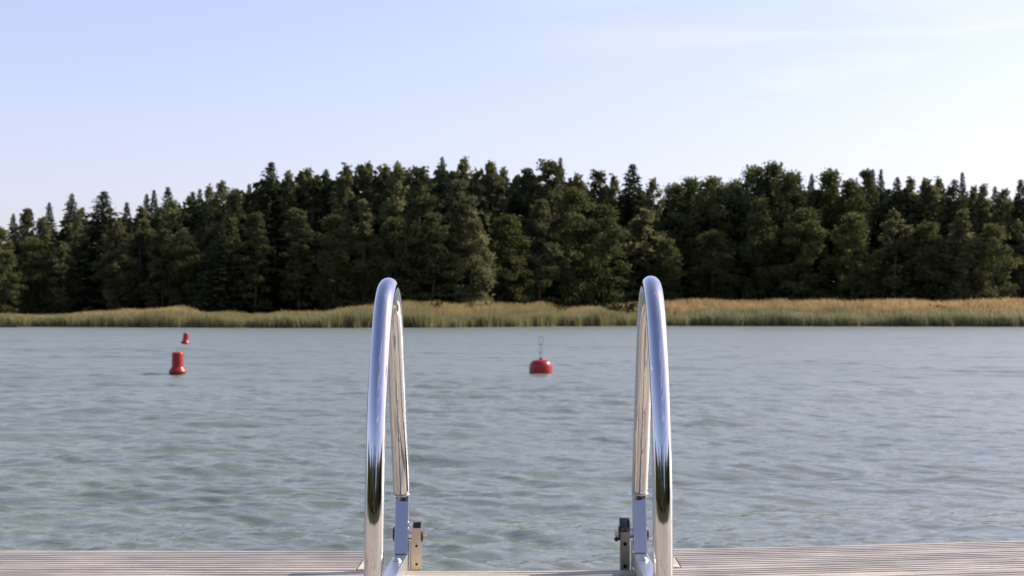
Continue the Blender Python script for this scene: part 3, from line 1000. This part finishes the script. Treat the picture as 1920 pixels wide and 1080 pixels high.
# off to both sides of the frame the forest goes on
def side_wood(nm, x0, x1, seed):
    o = under(nm, x0, x1, 150, 168, lambda X: 9.5 + 2.2 * np.sin(X * 0.45) * np.sin(X * 1.7 + 1) + 1.6 * np.abs(np.sin(X * 0.9)), 42000, 0.65, M_UNDER, seed)
    return o
fo2 = side_wood('forest_edge', -200, -66, 8); tag(fo2, kind='stuff', label='forest running on along the far shore beyond the left frame edge', cat='forest')
fo3 = side_wood('forest_edge', 66, 200, 9); tag(fo3, kind='stuff', label='forest running on along the far shore beyond the right frame edge', cat='forest')
# the wooded shore behind the photographer, mirrored in the steel
def back_top(X):
    return np.interp(X, [6, 9, 13, 16, 20, 23], [1, .35, .7, .9, .3, 1]) * (9.0 + 3.0 * np.sin(X * 0.35 + 0.6) * np.sin(X * 0.13) + 1.5 * np.sin(X * 0.9))
fo4 = under('forest_behind_dock', -170, 170, -40, -27, back_top, 42000, 1.0, M_LEAFY, 10)
for (xa, xb, sd_) in ((-80, -52, 12), (52, 80, 13)):  # unseen flank woods, added to darken the sides of the tube reflections
    fs = under('added_side_forest', xa, xb, -30, -0.1, 10.0, 14000, 1.0, M_LEAFY, sd_)
    tag(fs, kind='stuff', label='added wood out of view beside the dock, darkening the steel reflections', cat='forest')
tag(fo4, kind='stuff', label='wood on the shore behind the dock', cat='forest')

# ------------------------------------------------------------------ reeds
def reeds():
    r = np.random.default_rng(21)
    n = 150000
    X = -95 + 190 * r.random(n)
    t = r.random(n) ** 1.15
    D = t * 12.5
    S = shore(X) + 0.5 * np.sin(X * 0.8) + 0.35 * np.sin(X * 2.3 + 1) + 0.2 * np.sin(X * 5.1)
    Y = S + D - 0.2
    gz = ground_z(X, Y)
    # height of the reed tops, read along the shore
    hx = [-75, -46, -41, -37, -33, -30, -26, -22, -16, -12, -4, 1, 4, 8, 11, 16, 75]
    hy = [0.95, 1.0, 1.40, 1.74, 1.66, 1.20, 1.12, 1.20, 1.85, 2.2, 2.25, 2.2, 1.85, 1.8, 2.5, 2.6, 2.55]
    topz = np.interp(X, hx, hy)          # total height of the tops at the back above the water, metres
    front = 1.05 + 0.18 * np.sin(X * 0.33) + 0.12 * np.sin(X * 1.1)
    mixv = np.clip(D / 10.0, 0, 1)
    top = WATER + (front * (1 - mixv) + (topz + 0.10) * mixv) + r.normal(0, 0.09, n) + 0.12 * np.sin(X * 1.9 + Y) * np.sin(X * 0.6 + 0.5 * Y) * mixv + 0.12 * np.sin(X * 0.83 + 2 * np.sin(X * 0.21))
    base = np.minimum(gz, top - 0.4) - 0.05
    base = np.where(D < 0.7, np.minimum(base, WATER - 0.15), base)
    hgt = top - base
    wd = 0.016 + 0.026 * r.random(n)
    ang = r.random(n) * math.pi
    lean = r.normal(0, 0.16, n) - 0.08
    ux, uy = np.cos(ang) * wd, np.sin(ang) * wd
    lx, ly = lean * hgt, r.normal(0, 0.06, n) * hgt
    lev = [0, 0.55, 1.0]
    V = np.zeros((n, 6, 3))
    for k, u in enumerate(lev):
        wk = (1.0, 0.9, 0.25)[k]
        cx, cy, cz = X + lx * u * u, Y + ly * u * u, base + hgt * u
        V[:, 2 * k, 0] = cx - ux * wk; V[:, 2 * k, 1] = cy - uy * wk; V[:, 2 * k, 2] = cz
        V[:, 2 * k + 1, 0] = cx + ux * wk; V[:, 2 * k + 1, 1] = cy + uy * wk; V[:, 2 * k + 1, 2] = cz
    b = np.arange(n)[:, None] * 6
    Fq = np.concatenate([b + np.array([[0, 1, 3, 2]]), b + np.array([[2, 3, 5, 4]])])
    green = np.array([0.25, 0.235, 0.115]); tan = np.array([0.50, 0.37, 0.20]); sedge = np.array([0.33, 0.33, 0.225])
    pat = 0.5 + 0.5 * np.sin(X * 0.21 + 1.0 + 1.5 * np.sin(X * 0.05))
    bro = np.clip((D - 2.8 - 2.0 * (pat - 0.5)) / 3.5, 0, 1) * np.interp(X, [-75, -46, -40, -30, -14, 0, 10, 16, 75], [0.9, 0.95, 0.8, 0.45, 0.55, 0.55, 0.75, 1.0, 1.0])
    sg = np.clip(1 - np.abs(D - 1.8) / 2.2, 0, 1) * np.interp(X, [-75, 0, 12, 20, 75], [0.2, 0.3, 0.5, 0.9, 0.9])
    c0 = green * (0.88 + 0.24 * r.random(n))[:, None]
    c0 = c0 * (1 - sg[:, None]) + sedge * sg[:, None] * (0.8 + 0.4 * r.random(n))[:, None]
    c1 = c0 * (1 - bro[:, None]) + tan * (bro * (0.8 + 0.4 * r.random(n)))[:, None]
    low = c0 * 0.8 * (1 - bro[:, None]) + (tan * 0.75) * bro[:, None]
    C = np.stack([low, low, c0 * 0.4 + c1 * 0.6, c0 * 0.4 + c1 * 0.6, c1, c1], 1).reshape(-1, 3)
    me = np_mesh('reed_bed', V.reshape(-1, 3), Fq, C)
    o = link('reed_bed', me, M_REED)
    tag(o, kind='stuff', label='bed of green and tan reeds along the far waterline', cat='reeds')
reeds()

# bushes among the reeds
def bush_mesh(seed):
    r = np.random.default_rng(seed)
    cs = [(r.normal(0, 0.55), r.normal(0, 0.4), r.uniform(0.25, 0.95)) for _ in range(12)]
    rs = [(r.uniform(0.3, 0.5),) * 2 + (r.uniform(0.25, 0.4),) for _ in range(12)]
    P, C = clump_cards(cs, rs, 420, 0.2, r, 0.3)
    V, Fq, Cc = cards(P, 0.16, C, 1.5, r=r)
    me = np_mesh('foliage', V, Fq, Cc); me.materials.append(M_BUSH)
    bm = bmesh.new()
    for k in range(6):
        a = k * 1.05
        add_tube(bm, [(0.05 * math.cos(a), 0.05 * math.sin(a), -0.3), (0.25 * math.cos(a), 0.2 * math.sin(a), 0.35), (0.5 * math.cos(a), 0.4 * math.sin(a), 0.8)], 0.02, 6, radii=[0.03, 0.02, 0.008])
    bmesh.ops.recalc_face_normals(bm, faces=bm.faces)
    sm = bpy.data.meshes.new('stems'); bm.to_mesh(sm); bm.free(); sm.materials.append(M_BARK)
    return me, sm
BM = [bush_mesh(50 + k) for k in range(3)]
BUSHES = [
 (1050, 572, 34, 8, 'dark rounded bush at the reed top right of the mooring buoy column'),
 (1040, 590, 30, 5, 'low green bush deeper in the reeds straight above the mooring buoy'),
 (1160, 569, 66, 7, 'broad olive bush in the reeds just left of the right hoop'),
 (1262, 576, 54, 6, 'dark green bush in the reeds touching the right side of the right hoop'),
 (905, 567, 60, 9, 'brownish bush at the reed top left of the mooring buoy'),
 (800, 568, 56, 9, 'dusky bush at the reed top right of the left hoop'),
 (1782, 574, 54, 7, 'left bush of the pair in the tan reeds near the right edge'),
 (1872, 573, 66, 7, 'wider right bush of the pair in the tan reeds near the right edge'),
 (1468, 583, 44, 4, 'small green tussock bush in the front reeds halfway along the right side'),
]
for k, (px, py, wpx, dd, lab) in enumerate(BUSHES):
    Y = 138.0
    for _ in range(3):
        X = wx(px, Y); Y = float(shore(X)) + dd
    z0 = float(ground_z(np.array([X]), np.array([Y]))[0])
    o = empty('shore_bush', (X, Y, z0), 0)
    h = wz(py, Y) - z0
    s = wpx / F * Y / 2.2
    o.scale = (s * 1.15, s * 1.15, max(0.5, h) / 1.15)
    tag(o, lab, 'bush', 'bushes among the reeds')
    for nm, m_ in zip(('foliage', 'stems'), BM[k % 3]):
        c = bpy.data.objects.new(nm, m_); c.parent = o; COL.objects.link(c)

# rock at the waterline on the far left
bm = bmesh.new()
for (x, y, z, sx, sy, sz) in ((0, 0, 0.05, 0.75, 0.5, 0.16), (0.62, 0.1, 0.06, 0.35, 0.3, 0.22), (-0.7, 0.1, 0.02, 0.5, 0.3, 0.13)):
    r_ = bmesh.ops.create_icosphere(bm, subdivisions=3, radius=1)
    for v_ in r_['verts']:
        d = 1 + 0.18 * math.sin(v_.co.x * 5 + y) * math.cos(v_.co.y * 4 + z * 9) + 0.08 * math.sin(v_.co.z * 9)
        v_.co = Vector((x + v_.co.x * sx * d, y + v_.co.y * sy * d, z + v_.co.z * sz * d))
rk = obj('shore_rock', bm, M_ROCK, None, smooth=True)
Yr = 129.0
rk.location = (wx(14, Yr), Yr, WATER)
tag(rk, 'low dark rock lying at the waterline at the far left edge', 'rock')

# ------------------------------------------------------------------ light
SUN_EL = R(36); SUN_AZ = R(66)       # azimuth from +Y (view direction) towards +X (right)
world = bpy.data.worlds.new('World')
scene.world = world
world.use_nodes = True
nt = world.node_tree
bg = nt.nodes['Background']
sky = nt.nodes.new('ShaderNodeTexSky')
sky.sky_type = 'NISHITA'
sky.sun_disc = False
sky.sun_elevation = SUN_EL
sky.sun_rotation = SUN_AZ
sky.altitude = 0
sky.air_density = 1.0
sky.dust_density = 1.5
sky.ozone_density = 1.6
# thin cirrus veils
tc = nt.nodes.new('ShaderNodeTexCoord')
mp = nt.nodes.new('ShaderNodeMapping'); mp.inputs['Scale'].default_value = (1.2, 1.2, 14); mp.inputs['Rotation'].default_value = (0, R(-5), 0)
nt.links.new(tc.outputs['Generated'], mp.inputs['Vector'])
nz = noise(nt, 2.2, 7, 0.6, mp.outputs['Vector'], 0.6)
rp = ramp(nt, [(0.46, (0, 0, 0)), (0.74, (1, 1, 1))])
nt.links.new(nz.outputs['Fac'], rp.inputs['Fac'])
mlt = nt.nodes.new('ShaderNodeMath'); mlt.operation = 'MULTIPLY'; mlt.inputs[1].default_value = 0.42
sxx = nt.nodes.new('ShaderNodeSeparateXYZ'); nt.links.new(tc.outputs['Generated'], sxx.inputs[0])
msk = nt.nodes.new('ShaderNodeMapRange'); msk.inputs['From Min'].default_value = -0.05; msk.inputs['From Max'].default_value = 0.22
nt.links.new(sxx.outputs['X'], msk.inputs['Value'])
mm = nt.nodes.new('ShaderNodeMath'); mm.operation = 'MULTIPLY'
nt.links.new(rp.outputs['Color'], mm.inputs[0]); nt.links.new(msk.outputs['Result'], mm.inputs[1])
nt.links.new(mm.outputs[0], mlt.inputs[0])
mixo = mixc(nt, sky.outputs['Color'], (6.6, 6.8, 7.2), mlt.outputs[0])
sx = nt.nodes.new('ShaderNodeSeparateXYZ'); nt.links.new(tc.outputs['Generated'], sx.inputs[0])
om = nt.nodes.new('ShaderNodeMath'); om.operation = 'SUBTRACT'; om.use_clamp = True; om.inputs[0].default_value = 1.0
nt.links.new(sx.outputs['Z'], om.inputs[1])
pw = nt.nodes.new('ShaderNodeMath'); pw.operation = 'POWER'; pw.inputs[1].default_value = 2.4
nt.links.new(om.outputs[0], pw.inputs[0])
vf = nt.nodes.new('ShaderNodeMath'); vf.operation = 'MULTIPLY'; vf.inputs[1].default_value = 0.50
nt.links.new(pw.outputs[0], vf.inputs[0])
mixo = mixc(nt, mixo, (3.35, 3.72, 4.15), vf.outputs[0])
tin = mixc(nt, mixo, (1.08, 0.95, 1.07), 1.0, 'MULTIPLY')
nt.links.new(tin, bg.inputs['Color'])
bg.inputs['Strength'].default_value = 0.15

sd = bpy.data.lights.new('sun', 'SUN')
sd.energy = 4.8
sd.angle = R(0.5)
sd.color = (1.0, 0.93, 0.82)
so = bpy.data.objects.new('sun', sd)
COL.objects.link(so)
sv = Vector((math.sin(SUN_AZ) * math.cos(SUN_EL), math.cos(SUN_AZ) * math.cos(SUN_EL), math.sin(SUN_EL)))
so.rotation_euler = sv.to_track_quat('Z', 'Y').to_euler()
so.location = (20, 10, 30)

scene.view_settings.view_transform = 'Standard'
scene.view_settings.look = 'None'
scene.view_settings.exposure = 0.44
scene.view_settings.gamma = 1.0
scene.render.film_transparent = False
